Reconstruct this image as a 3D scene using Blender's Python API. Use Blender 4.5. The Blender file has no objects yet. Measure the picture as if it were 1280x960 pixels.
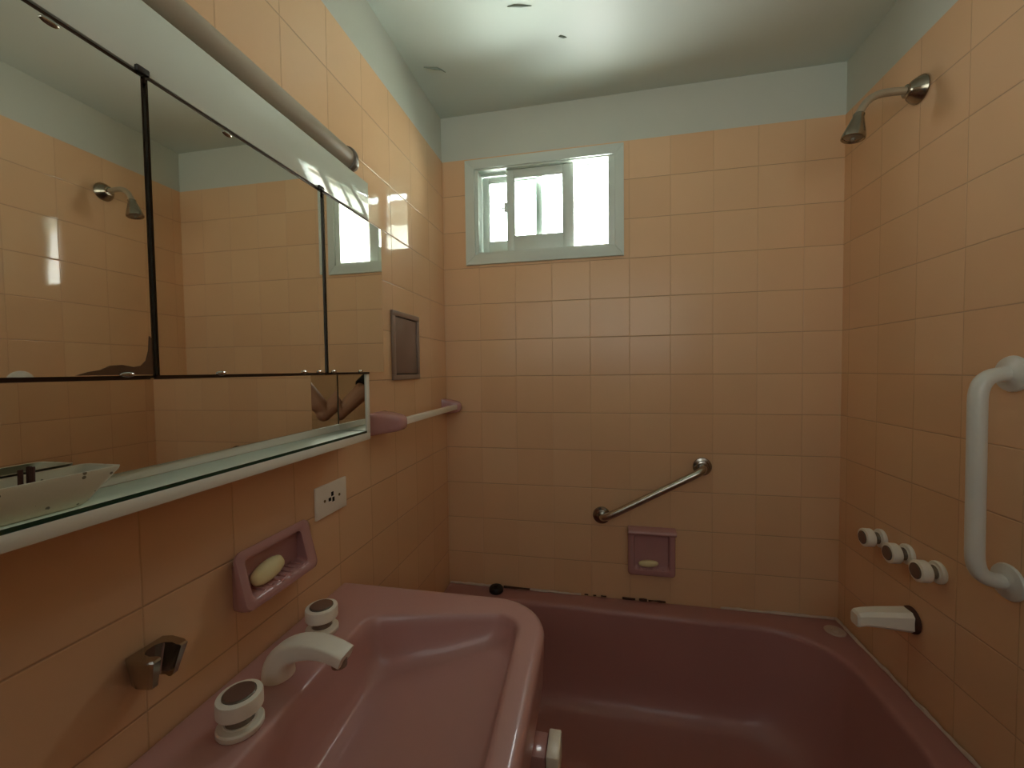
import bpy, bmesh, math, random
from mathutils import Vector, Matrix
random.seed(7)
H = 1.36            # height of the measuring level above the floor
T = 0.1524          # tile module
W = 1.5007          # room width
CEIL = 1.095
TILE_TOP = 0.909
FLOOR = -1.36
sc = bpy.context.scene
COL = sc.collection
PI = math.pi

# ------------------------------------------------------------------ materials
def srgb(h):
    h = h.lstrip('#')
    out = []
    for i in (0, 2, 4):
        c = int(h[i:i+2], 16)/255
        out.append(c/12.92 if c <= .04045 else ((c+.055)/1.055)**2.4)
    return out + [1.0]

def principled(name, col, rough=.4, metal=0., var=.06, scale=8., bump=0., bscale=40., coat=0., spec=.5, ior=None):
    m = bpy.data.materials.new(name); m.use_nodes = True
    nt = m.node_tree; b = nt.nodes['Principled BSDF']
    c = srgb(col) if isinstance(col, str) else list(col)+[1.0]
    tc = nt.nodes.new('ShaderNodeTexCoord')
    n = nt.nodes.new('ShaderNodeTexNoise'); n.inputs['Scale'].default_value = scale; n.inputs['Detail'].default_value = 4
    nt.links.new(tc.outputs['Object'], n.inputs['Vector'])
    mx = nt.nodes.new('ShaderNodeMix'); mx.data_type = 'RGBA'
    mx.inputs['A'].default_value = [v*(1-var) for v in c[:3]]+[1]
    mx.inputs['B'].default_value = [min(1, v*(1+var)) for v in c[:3]]+[1]
    nt.links.new(n.outputs['Fac'], mx.inputs['Factor'])
    nt.links.new(mx.outputs['Result'], b.inputs['Base Color'])
    b.inputs['Roughness'].default_value = rough
    b.inputs['Metallic'].default_value = metal
    b.inputs['Coat Weight'].default_value = coat
    b.inputs['Specular IOR Level'].default_value = spec
    if bump:
        n2 = nt.nodes.new('ShaderNodeTexNoise'); n2.inputs['Scale'].default_value = bscale
        nt.links.new(tc.outputs['Object'], n2.inputs['Vector'])
        bp = nt.nodes.new('ShaderNodeBump'); bp.inputs['Strength'].default_value = bump; bp.inputs['Distance'].default_value = .002
        nt.links.new(n2.outputs['Fac'], bp.inputs['Height'])
        nt.links.new(bp.outputs['Normal'], b.inputs['Normal'])
    return m

def tile_material(name, axis, origin, gloss=.045):
    """square glazed tiles below TILE_TOP, painted plaster above"""
    m = bpy.data.materials.new(name); m.use_nodes = True
    nt = m.node_tree; N = nt.nodes; L = nt.links; b = N['Principled BSDF']
    tc = N.new('ShaderNodeTexCoord'); sep = N.new('ShaderNodeSeparateXYZ'); L.new(tc.outputs['Object'], sep.inputs[0])
    def mt(op, x, y=None, clamp=False):
        q = N.new('ShaderNodeMath'); q.operation = op; q.use_clamp = clamp
        for k, v in enumerate((x, y)):
            if v is None: continue
            if isinstance(v, (int, float)): q.inputs[k].default_value = v
            else: L.new(v, q.inputs[k])
        return q.outputs[0]
    ua = mt('MULTIPLY', mt('ADD', sep.outputs[axis], -origin + 40*T), 1/T)
    va = mt('MULTIPLY', mt('ADD', sep.outputs['Z'], -H + 40*T), 1/T)
    fu, fv = mt('FRACT', ua), mt('FRACT', va)
    du = mt('MULTIPLY', mt('SUBTRACT', .5, mt('ABSOLUTE', mt('SUBTRACT', fu, .5))), T)     # metres from the joint
    dv = mt('MULTIPLY', mt('SUBTRACT', .5, mt('ABSOLUTE', mt('SUBTRACT', fv, .5))), T)
    mu_ = mt('MULTIPLY', mt('SUBTRACT', 1, mt('MULTIPLY', du, 1/.0014), True), .35)
    mv_ = mt('MULTIPLY', mt('SUBTRACT', 1, mt('MULTIPLY', dv, 1/.0019), True), 1.0)
    grout = mt('MAXIMUM', mu_, mv_)
    cell = N.new('ShaderNodeCombineXYZ'); L.new(mt('FLOOR', ua), cell.inputs['X']); L.new(mt('FLOOR', va), cell.inputs['Y'])
    wn = N.new('ShaderNodeTexWhiteNoise'); wn.noise_dimensions = '3D'; L.new(cell.outputs[0], wn.inputs['Vector'])
    ws = N.new('ShaderNodeSeparateColor'); L.new(wn.outputs['Color'], ws.inputs[0])
    tc1 = N.new('ShaderNodeMix'); tc1.data_type = 'RGBA'; tc1.inputs['A'].default_value = srgb(TILE1); tc1.inputs['B'].default_value = srgb(TILE2); L.new(ws.outputs[2], tc1.inputs['Factor'])
    tc2 = N.new('ShaderNodeMix'); tc2.data_type = 'RGBA'; tc2.inputs['B'].default_value = srgb(GROUT); L.new(tc1.outputs['Result'], tc2.inputs['A']); L.new(grout, tc2.inputs['Factor'])
    n = N.new('ShaderNodeTexNoise'); n.inputs['Scale'].default_value = 3; n.inputs['Detail'].default_value = 5
    L.new(tc.outputs['Object'], n.inputs['Vector'])
    hsv = N.new('ShaderNodeHueSaturation')
    mr = N.new('ShaderNodeMapRange'); mr.inputs['To Min'].default_value = .94; mr.inputs['To Max'].default_value = 1.06
    L.new(n.outputs['Fac'], mr.inputs['Value']); L.new(mr.outputs[0], hsv.inputs['Value']); L.new(tc2.outputs['Result'], hsv.inputs['Color'])
    # relief in metres: cushioned edges, each tile a touch out of plane, slight waviness of the glaze
    ed = mt('MINIMUM', mt('MULTIPLY', du, 1/.0022), mt('MULTIPLY', dv, 1/.0030))
    sm = N.new('ShaderNodeMapRange'); sm.interpolation_type = 'SMOOTHSTEP'; L.new(ed, sm.inputs['Value']); sm.inputs['To Max'].default_value = .0007
    til = mt('ADD', mt('MULTIPLY', fu, mt('MULTIPLY', mt('SUBTRACT', ws.outputs[0], .5), .0007)), mt('MULTIPLY', fv, mt('MULTIPLY', mt('SUBTRACT', ws.outputs[1], .5), .0007)))
    n2 = N.new('ShaderNodeTexNoise'); n2.inputs['Scale'].default_value = 9; n2.inputs['Detail'].default_value = 1
    L.new(tc.outputs['Object'], n2.inputs['Vector'])
    hh = mt('ADD', mt('ADD', sm.outputs[0], til), mt('MULTIPLY', n2.outputs['Fac'], .0006))
    hh = mt('MULTIPLY', hh, mt('LESS_THAN', sep.outputs['Z'], TILE_TOP + H + .0005))
    bp2 = N.new('ShaderNodeBump'); bp2.inputs['Strength'].default_value = 1; bp2.inputs['Distance'].default_value = 1
    L.new(hh, bp2.inputs['Height'])
    # plaster
    np_ = N.new('ShaderNodeTexNoise'); np_.inputs['Scale'].default_value = 5; np_.inputs['Detail'].default_value = 6
    L.new(tc.outputs['Object'], np_.inputs['Vector'])
    pm = N.new('ShaderNodeMix'); pm.data_type = 'RGBA'; pm.inputs['A'].default_value = srgb(PLASTER1); pm.inputs['B'].default_value = srgb(PLASTER2)
    L.new(np_.outputs['Fac'], pm.inputs['Factor'])
    gt = N.new('ShaderNodeMath'); gt.operation = 'GREATER_THAN'; gt.inputs[1].default_value = TILE_TOP + H + .0005
    L.new(sep.outputs['Z'], gt.inputs[0])
    cm = N.new('ShaderNodeMix'); cm.data_type = 'RGBA'
    L.new(gt.outputs[0], cm.inputs['Factor']); L.new(hsv.outputs['Color'], cm.inputs['A']); L.new(pm.outputs['Result'], cm.inputs['B'])
    L.new(cm.outputs['Result'], b.inputs['Base Color'])
    rmx = N.new('ShaderNodeMapRange'); rmx.inputs['To Min'].default_value = gloss; b.inputs['Specular IOR Level'].default_value = .32; rmx.inputs['To Max'].default_value = .6
    mxx = N.new('ShaderNodeMath'); mxx.operation = 'MAXIMUM'; L.new(gt.outputs[0], mxx.inputs[0]); L.new(grout, mxx.inputs[1])
    L.new(mxx.outputs[0], rmx.inputs['Value']); L.new(rmx.outputs[0], b.inputs['Roughness'])
    L.new(bp2.outputs['Normal'], b.inputs['Normal'])
    return m

FILL_T = .30  # share of daylight let through by the added window behind the camera
TILE1, TILE2, GROUT = '#e1bb95', '#dcb48e', '#a98769'
PLASTER1, PLASTER2 = '#bfc3b9', '#c8cbc2'
M = {}
M['tile_back'] = tile_material('peach_tile_back', 'X', .15645, .24)
M['tile_left'] = tile_material('peach_tile_left', 'Y', -.1618)
M['tile_right'] = tile_material('peach_tile_right', 'Y', -.0392)
M['tile_front'] = tile_material('peach_tile_front', 'X', .15645)
M['ceiling'] = principled('ceiling_paint', '#c9d3cc', .5, var=.03, scale=3, bump=.05, bscale=9)
M['floor'] = principled('floor_tile', '#b39a88', .4, var=.1, scale=10)
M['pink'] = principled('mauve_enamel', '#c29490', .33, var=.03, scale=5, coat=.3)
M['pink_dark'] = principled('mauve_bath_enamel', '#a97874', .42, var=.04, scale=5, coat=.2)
M['mauve'] = principled('mauve_ceramic', '#ba8e8e', .18, var=.06, scale=14, coat=.3)
M['white_paint'] = principled('white_cabinet_paint', '#dfddd0', .22, var=.03, scale=10)
M['header_white'] = principled('white_glass_panel', '#d5dcd2', .05, var=.02, scale=4)
M['lamp'] = principled('milky_tube', '#a69b8a', .3, var=.04, scale=12)
M['lamp_cap'] = principled('grey_lamp_collar', '#6f675d', .35, metal=.2, var=.1, scale=20)
M['alu'] = principled('pale_painted_aluminium', '#cbd4cd', .35, var=.05, scale=15)
M['alu_dark'] = principled('shaded_channel', '#8f9790', .4, var=.06, scale=15)
M['pipe'] = principled('dull_pipe', '#a89b86', .35, metal=.35, var=.12, scale=30)
M['cap'] = principled('cap_grey_pink', '#c0aa9c', .35, var=.1, scale=30)
M['chrome'] = principled('worn_chrome', '#aca79e', .16, metal=1., var=.12, scale=30)
M['steel'] = principled('brushed_steel', '#b9b4a9', .24, metal=1., var=.1, scale=60)
M['brass'] = principled('tarnished_nickel', '#9c9384', .22, metal=1., var=.18, scale=30)
M['cream'] = principled('cream_plastic', '#efece0', .28, var=.05, scale=18)
M['white_bar'] = principled('white_enamel_bar', '#d3d4cd', .3, var=.05, scale=20)
M['brown_disc'] = principled('brown_inlay', '#70564c', .2, var=.15, scale=30, coat=.4)
M['grey_rim'] = principled('disc_rim', '#8b8478', .25, metal=.6, var=.1, scale=30)
M['black'] = principled('black_rubber', '#15110f', .5, var=.2, scale=20)
M['hole'] = principled('dark_hole', '#070605', .8, var=.2, scale=20)
M['gold'] = principled('screw_brass', '#7d6f4a', .35, metal=.8, var=.2, scale=40)
M['soap'] = principled('cream_soap', '#e6d9a8', .45, var=.05, scale=20, bump=.1, bscale=30)
M['taupe'] = principled('taupe_metal', '#8a7770', .35, metal=.35, var=.05, scale=6)
M['taupe_frame'] = principled('taupe_frame_metal', '#988a83', .3, metal=.5, var=.06, scale=8)
M['edge_dark'] = principled('corroded_edge', '#3b2b1c', .5, metal=.3, var=.4, scale=60)
M['desilver'] = principled('desilvered_patch', '#5a3d26', .35, var=.5, scale=50)
M['caulk'] = principled('old_sealant', '#cdbcae', .6, var=.2, scale=35, bump=.3, bscale=60)
M['rust'] = principled('rust_grime', '#4a2a1c', .8, var=.5, scale=50)
M['flake'] = principled('paint_flake_grey', '#7e8a80', .7, var=.2, scale=30)
M['skin'] = principled('skin', '#c09078', .5, var=.06, scale=12)
M['shirt'] = principled('black_cotton', '#17171a', .85, var=.2, scale=60, bump=.2, bscale=200)
M['jeans'] = principled('dark_denim', '#262c3a', .85, var=.2, scale=80)
M['hair'] = principled('dark_hair', '#1d1511', .6, var=.3, scale=60)
M['phone'] = principled('phone_black', '#101114', .15, var=.1, scale=10)
M['house'] = principled('white_render', '#e9e6dc', .8, var=.04, scale=4)
M['eave'] = principled('eave_wood', '#4a463c', .8, var=.3, scale=9)

def speckle():
    m = principled('speckled_stone', '#cfcbb4', .3, var=.05, scale=20)
    nt = m.node_tree; N = nt.nodes; L = nt.links; b = N['Principled BSDF']
    old = b.inputs['Base Color'].links[0].from_socket
    tc = N.new('ShaderNodeTexCoord'); v = N.new('ShaderNodeTexVoronoi'); v.inputs['Scale'].default_value = 150
    L.new(tc.outputs['Object'], v.inputs['Vector'])
    s = N.new('ShaderNodeSeparateColor'); L.new(v.outputs['Color'], s.inputs[0])
    g = N.new('ShaderNodeMath'); g.operation = 'GREATER_THAN'; g.inputs[1].default_value = .86; L.new(s.outputs[0], g.inputs[0])
    lt = N.new('ShaderNodeMath'); lt.operation = 'LESS_THAN'; lt.inputs[1].default_value = .30; L.new(v.outputs['Distance'], lt.inputs[0])
    mu = N.new('ShaderNodeMath'); mu.operation = 'MULTIPLY'; L.new(g.outputs[0], mu.inputs[0]); L.new(lt.outputs[0], mu.inputs[1])
    mx = N.new('ShaderNodeMix'); mx.data_type = 'RGBA'; mx.inputs['B'].default_value = srgb('#6f6a55')
    L.new(mu.outputs[0], mx.inputs['Factor']); L.new(old, mx.inputs['A']); L.new(mx.outputs['Result'], b.inputs['Base Color'])
    return m
M['speckle'] = speckle()

def mirror_mat():
    m = bpy.data.materials.new('aged_mirror'); m.use_nodes = True
    nt = m.node_tree; N = nt.nodes; L = nt.links; b = N['Principled BSDF']
    b.inputs['Metallic'].default_value = 1; b.inputs['Roughness'].default_value = .015
    tc = N.new('ShaderNodeTexCoord'); n = N.new('ShaderNodeTexNoise'); n.inputs['Scale'].default_value = 7; n.inputs['Detail'].default_value = 3
    L.new(tc.outputs['Object'], n.inputs['Vector'])
    mx = N.new('ShaderNodeMix'); mx.data_type = 'RGBA'; mx.inputs['A'].default_value = (.80, .79, .71, 1); mx.inputs['B'].default_value = (.86, .85, .77, 1)
    L.new(n.outputs['Fac'], mx.inputs['Factor']); L.new(mx.outputs['Result'], b.inputs['Base Color'])
    return m
M['mirror'] = mirror_mat()

def glass_mat(name, tint, fres=.08):
    m = bpy.data.materials.new(name); m.use_nodes = True
    nt = m.node_tree; N = nt.nodes; L = nt.links
    N.remove(N['Principled BSDF']); out = N['Material Output']
    t = N.new('ShaderNodeBsdfTransparent'); g = N.new('ShaderNodeBsdfGlossy'); g.inputs['Roughness'].default_value = .02
    tc = N.new('ShaderNodeTexCoord'); n = N.new('ShaderNodeTexNoise'); n.inputs['Scale'].default_value = 5
    L.new(tc.outputs['Object'], n.inputs['Vector'])
    mx = N.new('ShaderNodeMix'); mx.data_type = 'RGBA'; mx.inputs['A'].default_value = tint; mx.inputs['B'].default_value = [min(1, v*1.04) for v in tint[:3]]+[1]
    L.new(n.outputs['Fac'], mx.inputs['Factor']); L.new(mx.outputs['Result'], t.inputs['Color'])
    f = N.new('ShaderNodeFresnel'); f.inputs['IOR'].default_value = 1.45
    s = N.new('ShaderNodeMixShader'); L.new(f.outputs[0], s.inputs[0]); L.new(t.outputs[0], s.inputs[1]); L.new(g.outputs[0], s.inputs[2])
    L.new(s.outputs[0], out.inputs['Surface'])
    return m
M['glass'] = glass_mat('window_glass', (.92, .95, .93, 1))
M['fill_tint'] = glass_mat('fill_window_tint', (FILL_T, FILL_T, FILL_T*.97, 1))  # grey tint sets how much fill light the added window passes
M['shelf_glass'] = glass_mat('green_shelf_glass', (.90, .97, .91, 1))
M['shelf_top'] = principled('pale_green_glass_shelf', '#cfdcc9', .3, var=.03, scale=6, spec=.3)
M['glass_edge'] = principled('glass_edge_green', '#1f3a2b', .1, var=.1, scale=20)

# ------------------------------------------------------------------ mesh builder
def wloc(o):
    v = Vector((0, 0, 0))
    while o is not None:
        v += o.location; o = o.parent
    return v

class MB:
    def __init__(s): s.bm = bmesh.new()
    def add(s, verts, faces):
        vs = [s.bm.verts.new(v) for v in verts]
        for f in faces:
            try: s.bm.faces.new([vs[i] for i in f])
            except ValueError: pass
        return vs
    def box(s, x0, x1, y0, y1, z0, z1, bev=0., seg=2):
        b = bmesh.new(); bmesh.ops.create_cube(b, size=1)
        for v in b.verts:
            v.co = Vector(((x0+x1)/2+v.co.x*(x1-x0), (y0+y1)/2+v.co.y*(y1-y0), (z0+z1)/2+v.co.z*(z1-z0)))
        if bev: bmesh.ops.bevel(b, geom=list(b.edges), offset=bev, segments=seg, profile=.5, affect='EDGES')
        s.merge(b); return s
    def merge(s, b, mat=None):
        b.verts.index_update()
        m = {}
        for v in b.verts: m[v.index] = s.bm.verts.new(mat @ v.co if mat else v.co)
        for f in b.faces:
            try: s.bm.faces.new([m[v.index] for v in f.verts])
            except ValueError: pass
        b.free()
    def loft(s, loops, cap0=True, cap1=True, closed=True):
        n = len(loops[0]); vs = [[s.bm.verts.new(p) for p in lp] for lp in loops]
        for a, b in zip(vs, vs[1:]):
            for i in range(n if closed else n-1):
                j = (i+1) % n
                try: s.bm.faces.new((a[i], a[j], b[j], b[i]))
                except ValueError: pass
        if cap0: s.bm.faces.new(list(reversed(vs[0])))
        if cap1: s.bm.faces.new(vs[-1])
        return s
    def tube(s, pts, r, n=16, cap=True):
        pts = [Vector(p) for p in pts]; rs = r if isinstance(r, (list, tuple)) else [r]*len(pts)
        loops = []; up = None
        for i, p in enumerate(pts):
            d = (pts[min(i+1, len(pts)-1)]-pts[max(i-1, 0)]).normalized()
            if up is None:
                up = Vector((0, 0, 1)) if abs(d.z) < .9 else Vector((0, 1, 0))
            a = d.cross(up).normalized(); up = a.cross(d).normalized()
            loops.append([p + (a*math.cos(2*PI*k/n)+up*math.sin(2*PI*k/n))*rs[i] for k in range(n)])
        s.loft(loops, cap, cap); return s
    def lathe(s, prof, origin, axis, n=28, ex=1., ey=1.):
        """prof: list of (radius, height along axis)"""
        ax = Vector(axis).normalized(); up = Vector((0, 0, 1)) if abs(ax.z) < .9 else Vector((0, 1, 0))
        a = ax.cross(up).normalized(); b = ax.cross(a).normalized(); o = Vector(origin)
        loops = [[o+ax*h+(a*math.cos(2*PI*k/n)*ex+b*math.sin(2*PI*k/n)*ey)*max(r, 1e-5) for k in range(n)] for r, h in prof]
        s.loft(loops, True, True); return s
    def ellipsoid(s, c, r, mat=None, u=24, v=14, p=2.):
        b = bmesh.new(); bmesh.ops.create_uvsphere(b, u_segments=u, v_segments=v, radius=1)
        for w in b.verts:
            w.co = Vector((w.co.x*r[0], w.co.y*r[1], math.copysign(abs(w.co.z)**(2/p), w.co.z)*r[2]))
        mm = Matrix.Translation(Vector(c)) @ (mat if mat else Matrix.Identity(4))
        s.merge(b, mm); return s
    def build(s, name, mat, parent=None, smooth=35., origin=None):
        bm = s.bm
        bmesh.ops.recalc_face_normals(bm, faces=list(bm.faces))
        for v in bm.verts: v.co.z += H
        me = bpy.data.meshes.new(name)
        if parent is not None: off = wloc(parent)
        elif origin == 'world': off = Vector((0, 0, 0))
        else:
            xs = [v.co for v in bm.verts]
            off = Vector(((min(v.x for v in xs)+max(v.x for v in xs))/2, (min(v.y for v in xs)+max(v.y for v in xs))/2, min(v.z for v in xs)))
        for v in bm.verts: v.co -= off
        bm.to_mesh(me); bm.free()
        o = bpy.data.objects.new(name, me); COL.objects.link(o)
        if parent is not None: o.parent = parent
        else: o.location = off
        me.materials.append(M[mat] if isinstance(mat, str) else mat)
        if smooth:
            for p in me.polygons: p.use_smooth = True
            me.set_sharp_from_angle(angle=math.radians(smooth))
        return o

def tag(o, label=None, cat=None, group=None, kind=None):
    if label: o['label'] = label
    if cat: o['category'] = cat
    if group: o['group'] = group
    if kind: o['kind'] = kind
    return o
def thing(name, loc, label, cat, group=None):
    o = bpy.data.objects.new(name, None); COL.objects.link(o); o.empty_display_size = .05
    o.location = (loc[0], loc[1], loc[2]+H)
    return tag(o, label, cat, group)
def struct(name, mb, mat, smooth=0):
    return tag(mb.build(name, mat, None, smooth, 'world'), kind='structure')
def part(o, label):
    o['label'] = label; return o

def roundpoly(cs, nseg=8, nedge=5):
    """cs: list of (x, y, r) counter-clockwise; returns evenly structured outline"""
    n = len(cs); arcs = []
    for i in range(n):
        p = Vector(cs[i][:2]); r = cs[i][2]
        a = (Vector(cs[i-1][:2])-p).normalized(); b = (Vector(cs[(i+1) % n][:2])-p).normalized()
        ang = a.angle(b); d = r/math.tan(ang/2); s = p+a*d; e = p+b*d
        bis = (a+b).normalized(); c = p+bis*(r/math.sin(ang/2))
        a0 = math.atan2(s.y-c.y, s.x-c.x); a1 = math.atan2(e.y-c.y, e.x-c.x)
        da = (a1-a0+PI) % (2*PI)-PI
        arcs.append([(c.x+math.cos(a0+da*k/nseg)*r, c.y+math.sin(a0+da*k/nseg)*r) for k in range(nseg+1)])
    out = []
    for i in range(n):
        out += arcs[i]; p = arcs[i][-1]; q = arcs[(i+1) % n][0]
        out += [(p[0]+(q[0]-p[0])*k/(nedge+1), p[1]+(q[1]-p[1])*k/(nedge+1)) for k in range(1, nedge+1)]
    return out

def bez(p0, p1, p2, p3, n=10):
    out = []
    for i in range(n+1):
        t = i/n; u = 1-t
        out.append(tuple(u**3*a+3*u*u*t*b+3*u*t*t*c+t**3*d for a, b, c, d in zip(p0, p1, p2, p3)))
    return out

# ------------------------------------------------------------------ setting
YF = -2.40           # wall behind the camera
WT = .14
PS = .006            # plaster sits behind the tile face
b = MB()
OX0, OX1, OZ0, OZ1 = .142, .712, .507, .862     # window opening
for (x0, x1, z0, z1) in ((-WT, OX0, FLOOR-.1, TILE_TOP), (OX1, W+WT, FLOOR-.1, TILE_TOP), (OX0, OX1, FLOOR-.1, OZ0), (OX0, OX1, OZ1, TILE_TOP)):
    b.box(x0, x1, 0, WT, z0, z1)
b.box(-WT, W+WT, PS, WT, TILE_TOP, CEIL+.1)
struct('wall_back', b, 'tile_back')
b = MB(); b.box(-WT, 0, YF-WT, 0, FLOOR-.1, TILE_TOP); b.box(-WT, -PS, YF-WT, PS, TILE_TOP, CEIL+.1); struct('wall_left', b, 'tile_left')
b = MB(); b.box(W, W+WT, YF-WT, 0, FLOOR-.1, TILE_TOP); b.box(W+PS, W+WT, YF-WT, PS, TILE_TOP, CEIL+.1); struct('wall_right', b, 'tile_right')
# behind the camera: tiled wall with an unseen tinted-glass band, added for fill light
DX0, DX1, DZ0, DZ = .03, 1.47, .07, .90
b = MB(); b.box(0, DX0, YF-WT, YF, FLOOR-.1, TILE_TOP); b.box(DX1, W, YF-WT, YF, FLOOR-.1, TILE_TOP); b.box(DX0, DX1, YF-WT, YF, DZ, TILE_TOP); b.box(DX0, DX1, YF-WT, YF, FLOOR-.1, DZ0)
b.box(-PS, W+PS, YF-WT, YF-PS, TILE_TOP, CEIL+.1); struct('wall_front', b, 'tile_front')
door = bpy.data.objects.new('added_fill_window', None); COL.objects.link(door); door.location = ((DX0+DX1)/2, YF, DZ0+H); tag(door, kind='structure')  # unseen window put in only to brighten the room
b = MB()
for x0, x1, z0, z1 in ((DX0, DX0+.03, DZ0, DZ), (DX1-.03, DX1, DZ0, DZ), (DX0+.03, DX1-.03, DZ-.03, DZ), (DX0+.03, DX1-.03, DZ0, DZ0+.03)):
    b.box(x0, x1, YF-.06, YF-.01, z0, z1, .002)
b.build('fill_window_frame', 'alu', door)
b = MB(); b.box(DX0+.03, DX1-.03, YF-.04, YF-.034, DZ0+.03, DZ-.03); b.build('fill_window_pane', 'fill_tint', door, 0)
b = MB(); b.box(-WT, W+WT, YF-WT, WT, FLOOR-.1, FLOOR); struct('floor', b, 'floor')
b = MB(); b.box(-WT, W+WT, YF-WT, WT, CEIL, CEIL+.1); struct('ceiling', b, 'ceiling')

# window: trim, channel frame, two sliding sashes pushed to the left, open on the right
win = bpy.data.objects.new('window_1', None); COL.objects.link(win); win.location = (.425, 0, OZ0+H); tag(win, kind='structure')
def mitre_frame(mb, ox0, ox1, oz0, oz1, ix0, ix1, iz0, iz1, y0, y1):
    o = [(ox0, oz0), (ox1, oz0), (ox1, oz1), (ox0, oz1)]; i = [(ix0, iz0), (ix1, iz0), (ix1, iz1), (ix0, iz1)]
    for k in range(4):
        j = (k+1) % 4; g = .0006
        quad = [o[k], o[j], i[j], i[k]]
        c = (sum(q[0] for q in quad)/4, sum(q[1] for q in quad)/4)
        sh = [(q[0]+(c[0]-q[0])*.004, q[1]+(c[1]-q[1])*.004) for q in quad]
        mb.loft([[(x, y0+.002, z) for x, z in sh]] if 0 else [[(x, y1, z) for x, z in quad], [(x, y0+.002, z) for x, z in quad], [(x+(c[0]-x)*.02, y0, z+(c[1]-z)*.02) for x, z in sh]])
b = MB(); mitre_frame(b, .102, .745, .468, .899, .143, .711, .508, .861, -.012, .0); b.build('window_trim', 'alu', win, 30)
b = MB(); mitre_frame(b, .142, .712, .507, .862, .158, .686, .519, .856, -.004, .10)
b.box(.158, .686, .040, .044, .519, .525); b.box(.158, .686, .040, .044, .850, .856)
b.build('window_channel', 'alu', win, 30)
def sash(nm, x0, x1, z0, z1, gx0, gx1, gz0, gz1, y0, y1, mat):
    b = MB(); b.box(x0, gx0, y0, y1, z0, z1, .0015); b.box(gx1, x1, y0, y1, z0, z1, .0015)
    b.box(gx0, gx1, y0, y1, z0, gz0, .0015); b.box(gx0, gx1, y0, y1, gz1, z1, .0015)
    # glazing bead
    for xa, xb, za, zb in ((gx0, gx0+.003, gz0, gz1), (gx1-.003, gx1, gz0, gz1), (gx0, gx1, gz0, gz0+.003), (gx0, gx1, gz1-.003, gz1)):
        b.box(xa, xb, y0+.004, y1-.004, za, zb)
    s = b.build(nm, mat, win, 30)
    g = MB(); ym = (y0+y1)/2; g.box(gx0+.001, gx1-.001, ym-.002, ym+.002, gz0+.001, gz1-.001); g.build('pane', 'glass', s, 0)
    return s
s1 = sash('front_sash', .275, .551, .521, .854, .305, .508, .581, .822, .014, .034, 'alu')
s2 = sash('rear_sash', .160, .417, .521, .852, .187, .394, .578, .829, .056, .074, 'alu')
b = MB(); b.box(.266, .277, .006, .014, .68, .72, .002); b.box(.255, .276, .004, .010, .694, .70, .002); b.build('latch', 'alu', s1)

# ------------------------------------------------------------------ mirror cabinet
cab = thing('mirror_cabinet', (0.04, -1.17, -.143), 'long white wall cabinet with three aged mirror doors above a mirrored open shelf', 'cabinet')
D0 = .072; YE = -.752; YN = -1.61
b = MB(); b.box(.001, D0, YN, YE, .03, .392, .001)
b.build('cabinet_body', 'white_paint', cab)
b = MB(); b.box(.001, .084, YN, -.741, .4018, .492, .001); part(b.build('header_panel', 'header_white', cab), 'glossy white panel above the mirrors')
# open recess below the doors
b = MB(); b.box(.001, .081, YN, YE, -.142, -.1245, .001); b.box(.003, .081, YE-.014, YE, -.1245, .024, .001); b.box(.003, .074, YN, YN+.014, -.1245, .024, .001)
b.box(.001, .074, YN, YE, .024, .030)
b.build('shelf_frame', 'white_paint', cab)
b = MB(); b.box(.006, .0795, YN+.015, YE-.015, -.1243, -.1195); 
gs = b.build('glass_shelf', 'shelf_top', cab, 0)
b = MB(); b.box(.0795, .0803, YN+.015, YE-.015, -.1243, -.1192); b.build('glass_edge', 'glass_edge', gs, 0)
# back mirror leans a little out of parallel
def slab(mb, p, q, z0, z1, t):
    """vertical slab between plan points p (near) and q (far) on its face, thickness t behind (towards -X)"""
    d = Vector((q[0]-p[0], q[1]-p[1])).normalized(); n = Vector((d.y, -d.x))
    if n.x < 0: n = -n
    P = [Vector(p), Vector(q), Vector(q)-n*t, Vector(p)-n*t]
    mb.loft([[(v.x, v.y, z0) for v in P], [(v.x, v.y, z1) for v in P]])
b = MB(); slab(b, (.0165, YN+.015), (.0042, YE-.015), -.104, .023, .003); b.build('back_mirror', 'mirror', cab, 0)
b = MB(); b.box(.003, .0065, YN+.015, YE-.015, -.1190, -.104); b.build('back_rail', 'white_paint', cab, 0)
b = MB(); b.box(.006, .078, YE-.0175, YE-.0145, -.118, .023); b.build('end_mirror', 'mirror', cab, 0)
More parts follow.
